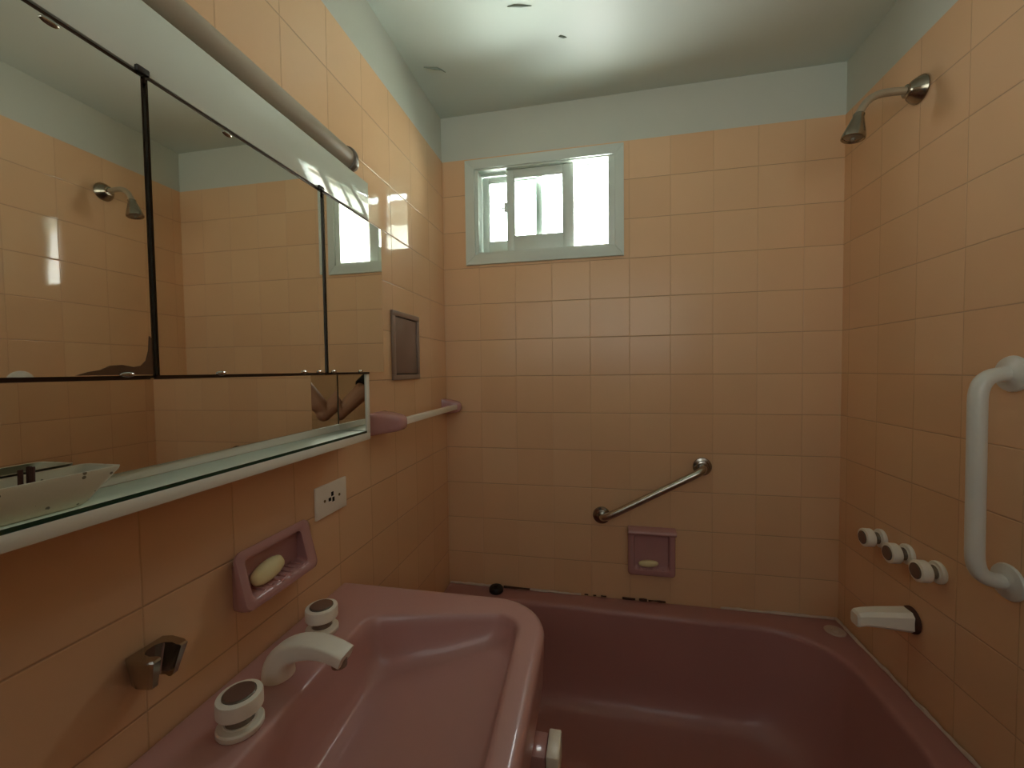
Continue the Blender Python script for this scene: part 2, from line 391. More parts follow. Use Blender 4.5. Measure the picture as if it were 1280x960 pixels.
# doors: (near y, far y, x near, x far)
doors = [(-1.606, -1.2655, .085, .0848), (-1.2585, -.927, .0868, .0848), (-.9175, -.692, .0865, .0885)]
for k, (ya, yb, xa, xb) in enumerate(doors):
    b = MB(); slab(b, (xa, ya), (xb, yb), .0255, .3945, .004)
    d = b.build('mirror_door', 'mirror', cab, 0)
    e = MB()
    def fx(y): return xa+(xb-xa)*(y-ya)/(yb-ya)
    # thin corroded edge strips standing just behind the glass
    e.box(fx(ya)-.012, fx(ya)-.0045, ya+.001, yb if k < 2 else -.742, .3925, .4015)
    
    f_ = MB(); f_.box(fx(ya)-.010, fx(ya)-.0045, ya, yb if k < 2 else -.752, .0205, .0265); f_.build('lower_edging', 'edge_dark', d, 0)
    if k < 2: e.box(fx(yb)-.010, fx(yb)-.0045, yb-.002, yb+.006, .024, .396)
    e.build('door_edging', 'edge_dark', d, 0)
    if k < 2:
        c = MB(); c.box(.083, .089, yb-.006, yb+.009, .3985, .4065, .0015); c.build('door_catch', 'black', d)
    cl = {0: [(-1.352, 1), (-1.45, -1), (-1.295, -1)], 1: [(-1.145, 1), (-.99, -1), (-1.17, -1), (-.945, -1)], 2: [(-.90, -1), (-.80, -1)]}[k]
    for y, sgn in cl:
        x = fx(y); c = MB(); z = .391 if sgn > 0 else .027
        c.ellipsoid((x+.001, y, z), (.0022, .008, .0034)); c.build('mirror_clip', 'chrome', d)
    if k == 0:   # worn silvering at the lower right corner
        pts = [(-1.345, .0265), (-1.333, .0305), (-1.322, .0325), (-1.312, .0375), (-1.300, .0385), (-1.288, .0360), (-1.279, .0375), (-1.273, .0440), (-1.2695, .057), (-1.268, .075), (-1.266, .072), (-1.266, .0265)]
        w = MB(); w.loft([[(.0852, y, z) for y, z in pts], [(.0858, y, z) for y, z in pts]]); part(w.build('worn_corner', 'desilver', d, 0), 'brown desilvered corner of mirror')
# tube lamp lying along the top front edge
lamp = thing('tube_lamp', (.075, -1.2, .49), 'unlit milky white tube lamp with grey end collar above the mirrors', 'lamp')
b = MB(); b.tube([(.066, -1.60, .522), (.066, -.806, .522)], .0245, 24); b.build('lamp_tube', 'lamp', lamp)
b = MB(); b.lathe([(.0235, 0), (.029, .001), (.030, .006), (.029, .012), (.0235, .013)], (.066, -.810, .522), (0, 1, 0)); b.build('end_collar', 'lamp_cap', lamp)
b = MB(); b.lathe([(.019, 0), (.0185, .018), (.015, .024), (.0, .025)], (.066, -.798, .522), (0, 1, 0)); b.build('end_cap', 'lamp', lamp)
b = MB(); 
for y in (-.90, -1.5): b = MB(); b.box(.03, .078, y-.006, y+.006, .4925, .4985, .001); b.build('lamp_bracket', 'lamp_cap', lamp)

# speckled tray on the glass shelf
tray = thing('soap_tray', (.045, -1.37, -.1192), 'speckled stone boat-shaped tray holding brown sticks on the glass shelf', 'tray')
def ring(x0, x1, y0, y1, z, r): return [(x, y, z) for x, y in roundpoly([(x0, y0, r), (x1, y0, r), (x1, y1, r), (x0, y1, r)], 4, 2)]
b = MB(); b.loft([ring(.027, .068, -1.405, -1.332, -.1190, .006), ring(.026, .071, -1.410, -1.327, -.115, .007), ring(.0195, .078, -1.437, -1.299, -.084, .008), ring(.0195, .078, -1.438, -1.298, -.081, .008),
                  ring(.0235, .074, -1.432, -1.303, -.081, .007), ring(.030, .067, -1.408, -1.33, -.105, .006)]); b.build('tray_body', 'speckle', tray)
for x, y, tz in ((.046, -1.372, -.071), (.052, -1.366, -.069), (.040, -1.362, -.070)):
    b = MB(); b.tube([(x, y, -.104), (x, y+.001, tz)], .0022, 8); b.build('brown_stick', 'rust', tray)

# ------------------------------------------------------------------ washbasin
SZ = -.51
van = thing('vanity_cabinet', (.25, -1.12, FLOOR), 'white vanity cabinet standing beneath the mauve washbasin', 'cabinet')
b = MB(); b.box(.002, .47, -1.48, -.832, FLOOR+.08, -.66, .003); b.build('cabinet_body', 'white_paint', van)
b = MB(); b.box(.002, .44, -1.46, -.84, FLOOR, FLOOR+.08); b.build('plinth', 'white_paint', van, 0)
for y0, y1 in ((-1.475, -1.13), (-1.122, -.836)):
    b = MB(); b.box(.4705, .486, y0, y1, FLOOR+.09, -.715, .003); d = b.build('door', 'white_paint', van)
    ky = y1-.04 if y0 < -1.3 else y0+.04
    b = MB(); b.lathe([(.006, 0), (.005, .01), (.012, .016), (.011, .024), (.002, .026)], (.486, ky, -.78), (1, 0, 0), 16); b.build('knob', 'chrome', d)
sink = thing('washbasin', (.26, -1.12, -.66), 'mauve rectangular washbasin with sloping bowl, set against left wall beside bathtub', 'sink')
out = [(.001, -.753, .004), (.001, -1.50, .004), (.533, -1.50, .10), (.528, -.752, .125)]
inn = [(.143, -.882, .035), (.152, -1.42, .06), (.490, -1.42, .07), (.470, -.808, .055)]
def oloop(s, z, c=(.26, -1.12)):
    pts = roundpoly(out, 10, 8); return [(c[0]+(x-c[0])*s[0], c[1]+(y-c[1])*s[1], z) for x, y in pts]
def grow(corners, d):
    cx = sum(c[0] for c in corners)/4; cy = sum(c[1] for c in corners)/4
    return [(c[0]+math.copysign(1, c[0]-cx)*d, c[1]+math.copysign(1, c[1]-cy)*d, max(.002, c[2]+d)) for c in corners]
def il(corners, zf):
    return [(x, y, zf(x, y)) for x, y in roundpoly(corners, 10, 8)]
fl = [(.176, -.930, .06), (.20, -1.36, .08), (.462, -1.36, .07), (.457, -.842, .055)]
def zfloor(x, y): return SZ-.115+.065*max(0, min(1, (x-.17)/.29)) - .01*max(0, min(1, (-.9-y)/.4))
def lerpc(a, b_, t): return [tuple(p+(q-p)*t for p, q in zip(u, v)) for u, v in zip(a, b_)]
b = MB()
ol = lambda d, z: [(x, y, z) for x, y in roundpoly([(c[0]+(d if c[0] > .3 else -d*.4), c[1]+(-d if c[1] < -1.2 else d), max(.004, c[2]+d) if c[0] > .3 else c[2]) for c in out], 10, 8)]
loops = [ol(-.03, -.66), ol(-.012, -.655), ol(-.004, -.62), ol(0, -.53), ol(0, SZ-.012), ol(-.003, SZ-.004), ol(-.010, SZ), ol(-.018, SZ+.0005)]
for d, dz in ((.010, 0), (.004, -.001), (0, -.005)): loops.append(il(grow(inn, d), lambda x, y, dz=dz: SZ+dz))
for t, u in ((.12, .25), (.3, .55), (.55, .8), (.8, .95), (1, 1)):
    cs = lerpc(inn, fl, t); loops.append(il(cs, lambda x, y, u=u: SZ-.005+(zfloor(x, y)-SZ+.005)*u))
for k in (.8, .55, .3, .08):
    c0 = (.32, -1.12); loops.append([(c0[0]+(x-c0[0])*k, c0[1]+(y-c0[1])*k, zfloor(c0[0]+(x-c0[0])*k, c0[1]+(y-c0[1])*k)) for x, y in roundpoly(fl, 10, 8)])
b.loft(loops); b.build('basin', 'pink', sink, 60)
b = MB(); b.lathe([(.0, 0), (.022, 0), (.024, .002), (.02, .004), (.015, .002), (.0, .002)], (.24, -1.31, zfloor(.24, -1.31)+.001), (0, 0, 1)); b.build('drain', 'chrome', sink)

def tap_handle(p, axis, label, group, r=.031, lean=None, inlay=True):
    t = thing('tap_handle', p, label, 'tap handle', group)
    b = MB(); b.lathe([(r*.99, 0), (r*1.03, .002), (r*1.03, .008), (r*.97, .0105), (r*.72, .0115), (r*.70, .013)], p, axis, 32); b.build('escutcheon', 'cream', t)
    b = MB(); b.lathe([(r*.64, .0120), (r*.60, .020), (r*.64, .0295)], p, axis); b.build('neck', 'grey_rim', t)
    b = MB(); b.lathe([(r*.66, .0285), (r*.97, .0290), (r*1.01, .0305), (r*1.01, .0490), (r*.98, .0515), (r*.74, .0530), (r*.73, .0515), (0, .0515)], p, axis, 32); g = b.build('grip', 'cream', t)
    b = MB(); b.lathe([(r*.73, .0517), (r*.73, .0540), (r*.66, .0552)], p, axis); b.build('inlay_rim', 'grey_rim', g)
    b = MB(); b.lathe([(r*.66, .0545), (r*.66, .0556), (r*.4, .0564), (0, .0566)], p, axis); b.build('inlay', 'brown_disc', g)
    return t
tap_handle((.104, -1.176, SZ+.0008), (0, 0, 1), 'round cream tap handle with brown disc at the near end of washbasin, before the spout', None)
tap_handle((.076, -.948, SZ+.0008), (0, 0, 1), 'round cream tap handle with brown disc on washbasin behind the cream spout', None)
sp = thing('basin_spout', (.085, -1.07, SZ+.0008), 'arched cream spout between the two tap handles of the washbasin', 'spout')
path = bez((.080, -1.072, SZ+.0008), (.077, -1.072, SZ+.036), (.100, -1.068, SZ+.052), (.140, -1.066, SZ+.0565), 12)[:-1]+bez((.140, -1.066, SZ+.0565), (.168, -1.065, SZ+.0595), (.185, -1.065, SZ+.054), (.209, -1.064, SZ+.044), 7)
b = MB(); loops = []
for i, p in enumerate(path):
    q0 = Vector(path[max(i-1, 0)]); q1 = Vector(path[min(i+1, len(path)-1)]); d = (q1-q0).normalized(); t = i/(len(path)-1)
    side = Vector((0, 1, 0)); nn = side.cross(d).normalized()
    wy = .027*(1-t)**2+.020*(1-(1-t)**2); hz = .026*(1-t)**1.5+.0115*(1-(1-t)**1.5); ex = .95-.62*min(1, t*1.8)
    loops.append([tuple(Vector(p)+side*(wy*math.copysign(abs(math.cos(a))**ex, math.cos(a)))+nn*(hz*math.copysign(abs(math.sin(a))**ex, math.sin(a)))) for a in [2*PI*k/32 for k in range(32)]])
b.loft(loops); b.build('spout_body', 'cream', sp, 50)
b = MB(); b.lathe([(.013, .0), (.013, .014), (.010, .0145), (.010, .012), (0, .012)], (.196, -1.0645, SZ+.042), (0, 0, -1), 20); b.build('aerator', 'brass', sp)

# bracket with cream block below the front of the basin
br = thing('rail_bracket', (.5, -.95, -.70), 'mauve ceramic bracket with cream end block, half hidden under washbasin edge', 'bracket')
b = MB(); b.box(.4865, .5435, -.985, -.93, -.70, -.662, .004); b.build('bracket_arm', 'mauve', br)
b = MB(); b.box(.5445, .568, -.990, -.928, -.708, -.655, .003); part(b.build('end_block', 'cream', br), 'cream end block')

# ------------------------------------------------------------------ bathtub
TZ = -.90
tub = thing('bathtub', (.75, -.37, FLOOR), 'deep mauve built-in bathtub filling the end of the room under window', 'bathtub')
b = MB()
to = [(.002, -.003), (.002, -.745), (W-.002, -.745), (W-.002, -.003)]
NS, NE = 10, 10
def tl(corners, z): return [(x, y, z if not callable(z) else z(x, y)) for x, y in roundpoly(corners, NS, NE)]
tout = [(to[0][0], to[0][1], .004), (to[1][0], -.822, .004), (to[2][0], -.822, .004), (to[3][0], to[3][1], .004)]
tin = [(.11, -.094, .16), (.11, -.750, .16), (1.406, -.748, .22), (1.402, -.108, .20)]
tfl = [(.27, -.205, .16), (.27, -.63, .16), (1.24, -.63, .14), (1.24, -.22, .17)]
loops = [tl(tout, FLOOR), tl(tout, TZ-.012), tl(grow(tout, -.004), TZ-.003), tl(grow(tout, -.012), TZ)]
loops += [tl(grow(tin, .022), TZ), tl(grow(tin, .010), TZ-.002), tl(grow(tin, .002), TZ-.009), tl(tin, TZ-.022)]
for t, u in ((.10, .20), (.20, .40), (.31, .59), (.43, .75), (.56, .87), (.70, .945), (.85, .987), (1, 1)):
    loops.append(tl(lerpc(tin, tfl, t), TZ-.022+(-1.235-TZ+.022)*u))
for k in (.8, .5, .2): loops.append([(.76+(x-.76)*k, -.385+(y+.385)*k, -1.237) for x, y in roundpoly(tfl, NS, NE)])
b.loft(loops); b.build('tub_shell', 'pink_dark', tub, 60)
def bead(pts, r, jit, seed=1):
    rnd = random.Random(seed); P = []; R = []
    for (a, c) in zip(pts, pts[1:]):
        n = max(2, int((Vector(c)-Vector(a)).length/.02))
        for i in range(n): P.append(tuple(Vector(a).lerp(Vector(c), i/n)+Vector((rnd.uniform(-jit, jit), rnd.uniform(-jit, jit), rnd.uniform(-jit, jit))))); R.append(r*rnd.uniform(.7, 1.3))
    P.append(pts[-1]); R.append(r); return P, R
b = MB()
for k, pts in enumerate(([(.008, -.0105, TZ+.002), (.21, -.0105, TZ+.002)], [(.36, -.0105, TZ+.002), (.57, -.0105, TZ+.002)], [(1.10, -.0105, TZ+.002), (W-.0105, -.0105, TZ+.002), (W-.0105, -.81, TZ+.002)])):
    P, R = bead(pts, .0052, .0012, k); b = MB(); b.tube(P, R, 8); part(b.build('sealant_bead', 'caulk', tub), 'pale cracked sealant bead along the wall')

b = MB()
for k, (x0, x1, r) in enumerate(((.245, .36, .0035), (.585, .60, .0028), (.62, .632, .0028), (.65, .672, .003), (.735, .785, .0038), (.80, .83, .005), (.835, .90, .0032))):
    P, R = bead([(x0, -.0075, TZ+.002), (x1, -.0075, TZ+.002)], r, .0006, 20+k); b = MB(); b.tube(P, R, 6); part(b.build('grime_line', 'rust', tub), 'dark rusty grime in the joint')
b = MB(); b.lathe([(.0, 0), (.031, 0), (.032, .002), (.029, .005), (.012, .0055), (.010, .009), (.0, .009)], (1.447, -.089, TZ+.0003), (0, 0, 1)); cp = b.build('overflow_cap', 'cap', tub)
part(cp, 'round grey-pink cap in the back corner')
b = MB(); b.lathe([(.0, 0), (.026, 0), (.028, .002), (.018, .003), (0, .002)], (1.10, -.385, -1.2368), (0, 0, 1)); b.build('drain', 'chrome', tub)

b = MB(); b.lathe([(.026, 0), (.029, .004), (.029, .016), (.025, .022), (.010, .024), (.009, .03), (0, .031)], (.222, -.048, TZ+.0003), (0, 0, 1), 24)
tag(b.build('rubber_stopper', 'black'), 'round black rubber stopper on the tub rim behind washbasin', 'stopper')

# ------------------------------------------------------------------ recessed soap dishes
def rr3(fn, u0, u1, v0, v1, d, r): return [fn(u, v, d) for u, v in roundpoly([(u0, v0, r), (u1, v0, r), (u1, v1, r), (u0, v1, r)], 5, 3)]
fL = lambda u, v, d: (max(.0004, d*(1+(-.345-v)*8)) if d > .008 else d, u, v)
sd = thing('soap_dish', (0, -.99, -.40), 'mauve ceramic soap dish on left wall above the washbasin', 'soap dish')
b = MB(); F = fL
b.loft([rr3(F, -1.083, -.880, -.402, -.305, .0005, .012), rr3(F, -1.089, -.890, -.400, -.299, .012, .014), rr3(F, -1.096, -.905, -.394, -.290, .026, .016), rr3(F, -1.094, -.910, -.390, -.289, .032, .014), rr3(F, -1.086, -.918, -.384, -.294, .034, .012),
        rr3(F, -1.080, -.932, -.376, -.303, .034, .008), rr3(F, -1.077, -.935, -.373, -.306, .031, .008), rr3(F, -1.068, -.925, -.372, -.310, .003, .006)])
body = b.build('dish_body', 'mauve', sd, 50)
b = MB()
for k in range(7): y = -1.048+k*.017; b.tube([(.005, y, -.3705), (.036, y, -.3725)], .0022, 8)
for k in range(5): y = -1.03+k*.022; b.ellipsoid((.039, y, -.3755), (.0035, .0065, .0032), None, 12, 8)
b.build('ribs', 'mauve', body)
b = MB(); b.ellipsoid((.0185, -1.022, -.3500), (.0145, .038, .0185), Matrix.Rotation(.16, 4, 'X') @ Matrix.Rotation(-.5, 4, 'Y'), p=2.8)
tag(b.build('soap_bar', 'soap'), 'large cream oval soap bar lying in the left wall soap dish', 'soap')

sd = thing('soap_dish', (.845, 0, -.80), 'square mauve ceramic soap dish on window wall under the chrome grab bar', 'soap dish')
fB = lambda u, v, d: (u, -d, v); F = fB
b = MB(); b.loft([rr3(F, .757, .936, -.796, -.612, .0005, .012), rr3(F, .757, .936, -.796, -.612, .012, .014), rr3(F, .760, .932, -.79, -.606, .022, .014), rr3(F, .766, .926, -.784, -.612, .026, .012),
                  rr3(F, .778, .914, -.768, -.628, .026, .010), rr3(F, .780, .912, -.765, -.630, .022, .008), rr3(F, .783, .909, -.758, -.634, .003, .006)]); body = b.build('dish_body', 'mauve', sd, 50)
b = MB(); b.loft([[(x, -.0255, -.628) for x in (.758, .934)]+[(x, -.0255, -.604) for x in (.934, .758)], [(x, -.042, -.630) for x in (.760, .930)]+[(x, -.042, -.612) for x in (.930, .760)]] if 0 else
       [[(x, -.004-.040*max(0, math.sin(a))*1.0, -.616+.0145*math.cos(a)) for a in [PI*k/10 for k in range(11)]] for x in (.757, .760, .80, .845, .89, .932, .935)])
b.build('top_lip', 'mauve', body, 60)
b = MB()
for k in range(5): b.ellipsoid((.806+k*.021, -.021, -.7640), (.006, .004, .004), None, 12, 8)
b.build('ribs', 'mauve', body)
b = MB(); b.ellipsoid((.834, -.0165, -.7440), (.038, .0125, .0135), Matrix.Rotation(-.06, 4, 'Y'), p=2.3)
tag(b.build('soap_bar', 'soap'), 'thin worn yellowish soap sliver in the window wall soap dish', 'soap')

# ------------------------------------------------------------------ left wall fittings
ap = thing('access_panel', (0, -.384, 0), 'grey-brown metal access panel set in the left wall tiles', 'panel')
b = MB()
def qframe(mb, y0, y1, z0, z1, t, x0, x1):
    for a in ((y0, y1, z0, z0+t), (y0, y1, z1-t, z1), (y0, y0+t, z0+t, z1-t), (y1-t, y1, z0+t, z1-t)): mb.box(x0, x1, a[0], a[1], a[2], a[3], .0012)
qframe(b, -.484, -.286, -.002, .221, .017, .0005, .009); b.build('panel_frame', 'taupe_frame', ap)
b = MB(); b.box(.001, .0065, -.464, -.306, .018, .201, .002); b.build('panel_door', 'taupe', ap)
b = MB(); b.box(.0005, .002, -.4675, -.3025, .0145, .2045); b.build('door_gap', 'hole', ap, 0)

ol_ = thing('wall_outlet', (0, -.806, -.315), 'cream three-hole electrical outlet plate on left wall below the cabinet', 'outlet')
b = MB(); b.box(.0004, .0065, -.864, -.747, -.316, -.240, .0022); pl = b.build('cover_plate', 'cream', ol_)
for y, z, w, h in ((-.805, -.2685, .0045, .0052), (-.815, -.2795, .0048, .0042), (-.8015, -.2825, .0042, .0055)):
    b = MB(); b.box(.0062, .0069, y-w, y+w, z-h, z+h, .0003, 1); b.build('socket_hole', 'hole', pl, 0)
for y in (-.834, -.778):
    b = MB(); b.lathe([(.0, 0), (.0036, 0), (.0034, .001), (0, .0012)], (.0064, y, -.278), (1, 0, 0), 14); b.build('screw', 'gold', pl)

hk = thing('hand_shower_holder', (.0, -1.235, -.40), 'small chrome forked holder on left wall beside the near tap handle', 'holder')
hp = [(-.026, .006), (-.030, .020), (-.027, .046), (-.024, .053), (-.014, .053), (-.0135, .048), (-.0165, .036), (-.014, .024), (-.006, .017), (.006, .017), (.014, .024), (.0165, .036), (.0135, .048), (.014, .053), (.024, .053), (.027, .046), (.030, .020), (.026, .006)]
def hs_(k, x0=.006): return [((x-x0)*k+x0, -1.232+y*k) for y, x in hp]
b = MB(); b.loft([[(x, y, -.4045) for x, y in hs_(.66)], [(x, y, -.402) for x, y in hs_(.72)], [(x, y, -.3615) for x, y in hs_(.98)], [(x, y, -.359) for x, y in hs_(.94)]])
b.build('fork', 'chrome', hk, 30)
b = MB(); b.lathe([(.014, 0), (.014, .004), (.010, .0065)], (.0005, -1.232, -.382), (1, 0, 0), 20); b.build('base_plate', 'chrome', hk)

tb = thing('towel_bar', (0, -.28, -.165), 'cream towel bar between two mauve ceramic posts, left wall below access panel', 'towel bar')
def post(y0, y1, t0, t1):
    b = MB()
    secs = [(.0005, y0, y1, -.157, -.093, .006), (.010, y0+.004, y1-.004, -.156, -.094, .010), (.030, y0+.6*(t0-y0), y1+.6*(t1-y1), -.155, -.097, .012), (.056, t0, t1, -.152, -.103, .012), (.066, t0+.003, t1-.003, -.149, -.106, .012), (.073, t0+.009, t1-.009, -.143, -.112, .009), (.0765, t0+.017, t1-.017, -.136, -.119, .006)]
    b.loft([[(x, y, z) for y, z in roundpoly([(a, z0, r), (c, z0, r), (c, z1, r), (a, z1, r)], 4, 2)] for x, a, c, z0, z1, r in secs])
    return b.build('bar_post', 'mauve', tb, 50)
post(-.640, -.525, -.578, -.522); post(-.062, -.003, -.052, -.008)
b = MB(); b.box(.046, .066, -.530, -.045, -.137, -.117, .002); part(b.build('bar', 'cream', tb), 'square cream bar')

# ------------------------------------------------------------------ grab bars
gb = thing('grab_bar', (.843, 0, -.60), 'slanted chrome grab bar on window wall above the square soap dish', 'grab bar')
A = Vector((.655, 0, -.566)); B = Vector((1.034, 0, -.355)); d = (B-A).normalized(); off = Vector((0, -.056, 0))
for nm, P in (('f', A), ('g', B)):
    b = MB(); b.lathe([(.034, 0), (.035, .003), (.033, .007), (.024, .009), (.022, .013), (.016, .015)], tuple(P+Vector((0, -.0004, 0))), (0, -1, 0)); fl_ = b.build('flange', 'chrome', gb)
path = bez(tuple(A+Vector((0, -.006, 0))), tuple(A+Vector((0, -.045, 0))), tuple(A+off+d*.012), tuple(A+off+d*.06), 8)+bez(tuple(B+off-d*.06), tuple(B+off-d*.012), tuple(B+Vector((0, -.045, 0))), tuple(B+Vector((0, -.006, 0))), 8)
b = MB(); b.tube(path, .0142, 18); b.build('bar', 'steel', gb, 60)

gw = thing('grab_bar', (W, -.624, -.48), 'thick white vertical grab bar on right wall at photo edge', 'grab bar')
A = Vector((W, -.622, .005)); B = Vector((W, -.626, -.441))
for P in (A, B):
    b = MB(); b.lathe([(.038, 0), (.039, .002), (.037, .006), (.022, .010), (.017, .013)], tuple(P-Vector((.0004, 0, 0))), (-1, 0, 0)); f_ = b.build('flange', 'white_bar', gw)
    for s_ in (1, -1):
        b = MB(); b.lathe([(.0, 0), (.0045, 0), (.004, .001), (0, .0011)], (P.x-.0068, P.y-s_*.0165, P.z-s_*.0185), (-1, 0, 0), 12); b.build('screw', 'rust', f_)
o1 = Vector((-.063, 0, 0)); dn = Vector((0, -.004/.446, -1)).normalized()
path = bez(tuple(A-Vector((.006, 0, 0))), tuple(A+o1*.72), tuple(A+o1+dn*.010), tuple(A+o1+dn*.062), 10)+bez(tuple(B+o1-dn*.062), tuple(B+o1-dn*.010), tuple(B+o1*.72), tuple(B-Vector((.006, 0, 0))), 10)
b = MB(); b.tube(path, .0158, 20); b.build('bar', 'white_bar', gw, 60)

# ------------------------------------------------------------------ shower and bath fittings on the right wall
sh = thing('shower', (W, -.344, .66), 'tarnished chrome shower head on a bent arm, high on the right wall', 'shower head')
b = MB(); b.lathe([(.035, 0), (.036, .003), (.034, .008), (.026, .020), (.019, .027), (.0165, .031), (.0165, .034), (.012, .035)], (W-.0004, -.344, .772), (-1, 0, 0)); b.build('flange', 'brass', sh)
path = [(1.475, -.344, .773), (1.44, -.344, .775)]+bez((1.425, -.344, .775), (1.39, -.344, .775), (1.372, -.344, .762), (1.356, -.344, .725), 10)
b = MB(); b.tube(path, .0100, 16); part(b.build('shower_arm', 'pipe', sh, 60), 'dull beige pipe')
hd = Vector((-.22, .0, -1)).normalized()
b = MB(); b.lathe([(.011, 0), (.0135, .003), (.0135, .012), (.015, .016), (.020, .034), (.0255, .052), (.0285, .064), (.0285, .069), (.026, .0695), (.023, .066), (0, .066)], (1.3575, -.344, .728), hd); rose = b.build('rose', 'brass', sh)
b = MB(); b.lathe([(.0, .0662), (.022, .0662), (.018, .0685), (.006, .069), (.005, .075), (0, .0755)], (1.3575, -.344, .728), hd); b.build('rose_face', 'grey_rim', rose)

for y, lb in ((-.229, 'cream bath tap knob with brown centre, nearest the wall corner'), (-.340, 'cream bath tap knob with brown centre, middle of the row of three'), (-.446, 'cream bath tap knob with brown centre, closest to the white grab bar')):
    tap_handle((W-.0004, y, -.509), (-1, 0, 0), lb, None, .0275)

ts = thing('bath_spout', (W, -.355, -.72), 'faceted cream bath spout low on right wall below the tap knobs', 'spout')
b = MB(); b.lathe([(.036, 0), (.036, .004), (.033, .010), (.026, .011)], (W-.0004, -.357, -.688), (-1, 0, 0)); part(b.build('spout_ring', 'rust', ts), 'dark corroded ring at wall')
def sec(x, hw, top, bot, ch):
    y = -.357; return [(x, y-hw, bot+ch), (x, y-hw+ch, bot), (x, y+hw-ch, bot), (x, y+hw, bot+ch), (x, y+hw, top-ch), (x, y+hw-ch, top), (x, y-hw+ch, top), (x, y-hw, top-ch)]
b = MB(); b.loft([sec(W-.008, .027, -.660, -.716, .010), sec(W-.016, .027, -.660, -.716, .010), sec(W-.085, .0245, -.667, -.712, .009), sec(W-.118, .0225, -.671, -.713, .009), sec(W-.137, .0205, -.676, -.718, .008), sec(W-.142, .017, -.684, -.716, .006)]); b.build('spout_body', 'cream', ts, 25)

# ------------------------------------------------------------------ ceiling damage
def flake(pts, wid, label, drop=.004):
    b = MB(); loops = []
    n = len(pts)
    for i, (x, y) in enumerate(pts):
        t = i/(n-1); w = wid*math.sin(PI*min(.97, max(.03, t)))+.0008
        loops.append([(x, y-w, CEIL-.0004), (x, y-w*.3, CEIL-drop*(.4+.6*math.sin(PI*t))), (x, y+w*.7, CEIL-drop*.7*math.sin(PI*t)-.0008), (x, y+w, CEIL-.0004)])
    b.loft(loops); return tag(b.build('paint_flake', 'flake', None, 0), label, 'paint flake')
flake([(.047, -.290), (.065, -.283), (.080, -.279), (.092, -.276), (.104, -.265), (.113, -.250)], .004, 'long curled paint flake on ceiling near left wall', .007)
flake([(.523, -.321), (.530, -.322), (.538, -.317), (.548, -.312)], .0045, 'tiny dark paint flake on bright middle of the ceiling', .005)
flake([(.385, -.462), (.405, -.462), (.425, -.457), (.455, -.450)], .004, 'pale peeling paint strip at the top photo edge of ceiling', .004)

# ------------------------------------------------------------------ the photographer, seen only in the small shelf mirrors
def fuse(mb, voxel, sm=6):
    me = bpy.data.meshes.new('tmp'); mb.bm.to_mesh(me); mb.bm.free()
    o = bpy.data.objects.new('tmp', me); COL.objects.link(o)
    r = o.modifiers.new('r', 'REMESH'); r.mode = 'VOXEL'; r.voxel_size = voxel
    k = o.modifiers.new('s', 'SMOOTH'); k.factor = .5; k.iterations = sm
    dg = bpy.context.evaluated_depsgraph_get(); ev = o.evaluated_get(dg)
    m2 = bpy.data.meshes.new_from_object(ev)
    bm = bmesh.new(); bm.from_mesh(m2)
    bpy.data.objects.remove(o); bpy.data.meshes.remove(me); bpy.data.meshes.remove(m2)
    n = MB(); n.bm.free(); n.bm = bm; return n
def limb(mb, pts, rs, n=14):
    mb.tube(pts, rs, n)
    for p, r in zip(pts, rs): mb.ellipsoid(p, (r, r, r), None, 12, 8)
PX, PY = .46, -2.08
ShL, ElL, WrL = (PX-.175, PY+.01, .035), (PX-.22, PY-.01, -.27), (PX-.20, PY+.06, -.51)
ShR, ElR, WrR = (PX+.175, PY+.01, .035), (.752, -1.798, -.195), (.822, -1.726, -.012)
bd = MB()
torso = [((PX, PY, -.47), .165, .115), ((PX, PY, -.40), .165, .115), ((PX, PY+.005, -.28), .145, .10), ((PX, PY+.005, -.15), .155, .108), ((PX, PY, -.05), .17, .112), ((PX, PY-.005, .03), .165, .09), ((PX, PY-.01, .075), .09, .07), ((PX, PY-.005, .11), .058, .058)]
def tor(mb, g, lo=0, hi=9):
    mb.loft([[(c[0]+math.cos(a)*(rx+g), c[1]+math.sin(a)*(ry+g), c[2]) for a in [2*PI*k/28 for k in range(28)]] for c, rx, ry in torso[lo:hi]])
tor(bd, 0)
limb(bd, [(PX, PY-.005, .08), (PX, PY+.01, .17)], [.058, .054])
bd.ellipsoid((PX, PY+.015, .265), (.074, .092, .112)); bd.ellipsoid((PX, PY+.045, .205), (.054, .058, .062))
bd.ellipsoid((PX, PY+.110, .245), (.011, .016, .020)); bd.ellipsoid((PX, PY+.119, .236), (.015, .011, .009))          # nose
bd.ellipsoid((PX, PY+.097, .207), (.022, .010, .006)); bd.ellipsoid((PX, PY+.095, .199), (.019, .011, .006))        # lips
for s_ in (-1, 1):
    bd.ellipsoid((PX+s_*.077, PY+.005, .255), (.008, .017, .030)); bd.ellipsoid((PX+s_*.028, PY+.093, .285), (.024, .010, .007))
for s_, sh_, el_, wr_ in ((-1, ShL, ElL, WrL), (1, ShR, ElR, WrR)):
    mid = tuple((Vector(sh_)*.5+Vector(el_)*.5)); m2 = tuple(Vector(el_)*.68+Vector(wr_)*.32)
    limb(bd, [(PX+s_*.12, PY, .05), sh_, mid, el_, m2, wr_], [.06, .058, .050, .040, .045, .028])
    limb(bd, [(PX+s_*.09, PY, -.45), (PX+s_*.10, PY+.01, -.88), (PX+s_*.105, PY-.01, -1.08), (PX+s_*.11, PY-.02, -1.28)], [.088, .058, .055, .038])
    limb(bd, [(PX+s_*.11, PY-.03, -1.31), (PX+s_*.125, PY+.12, -1.33)], [.040, .030])
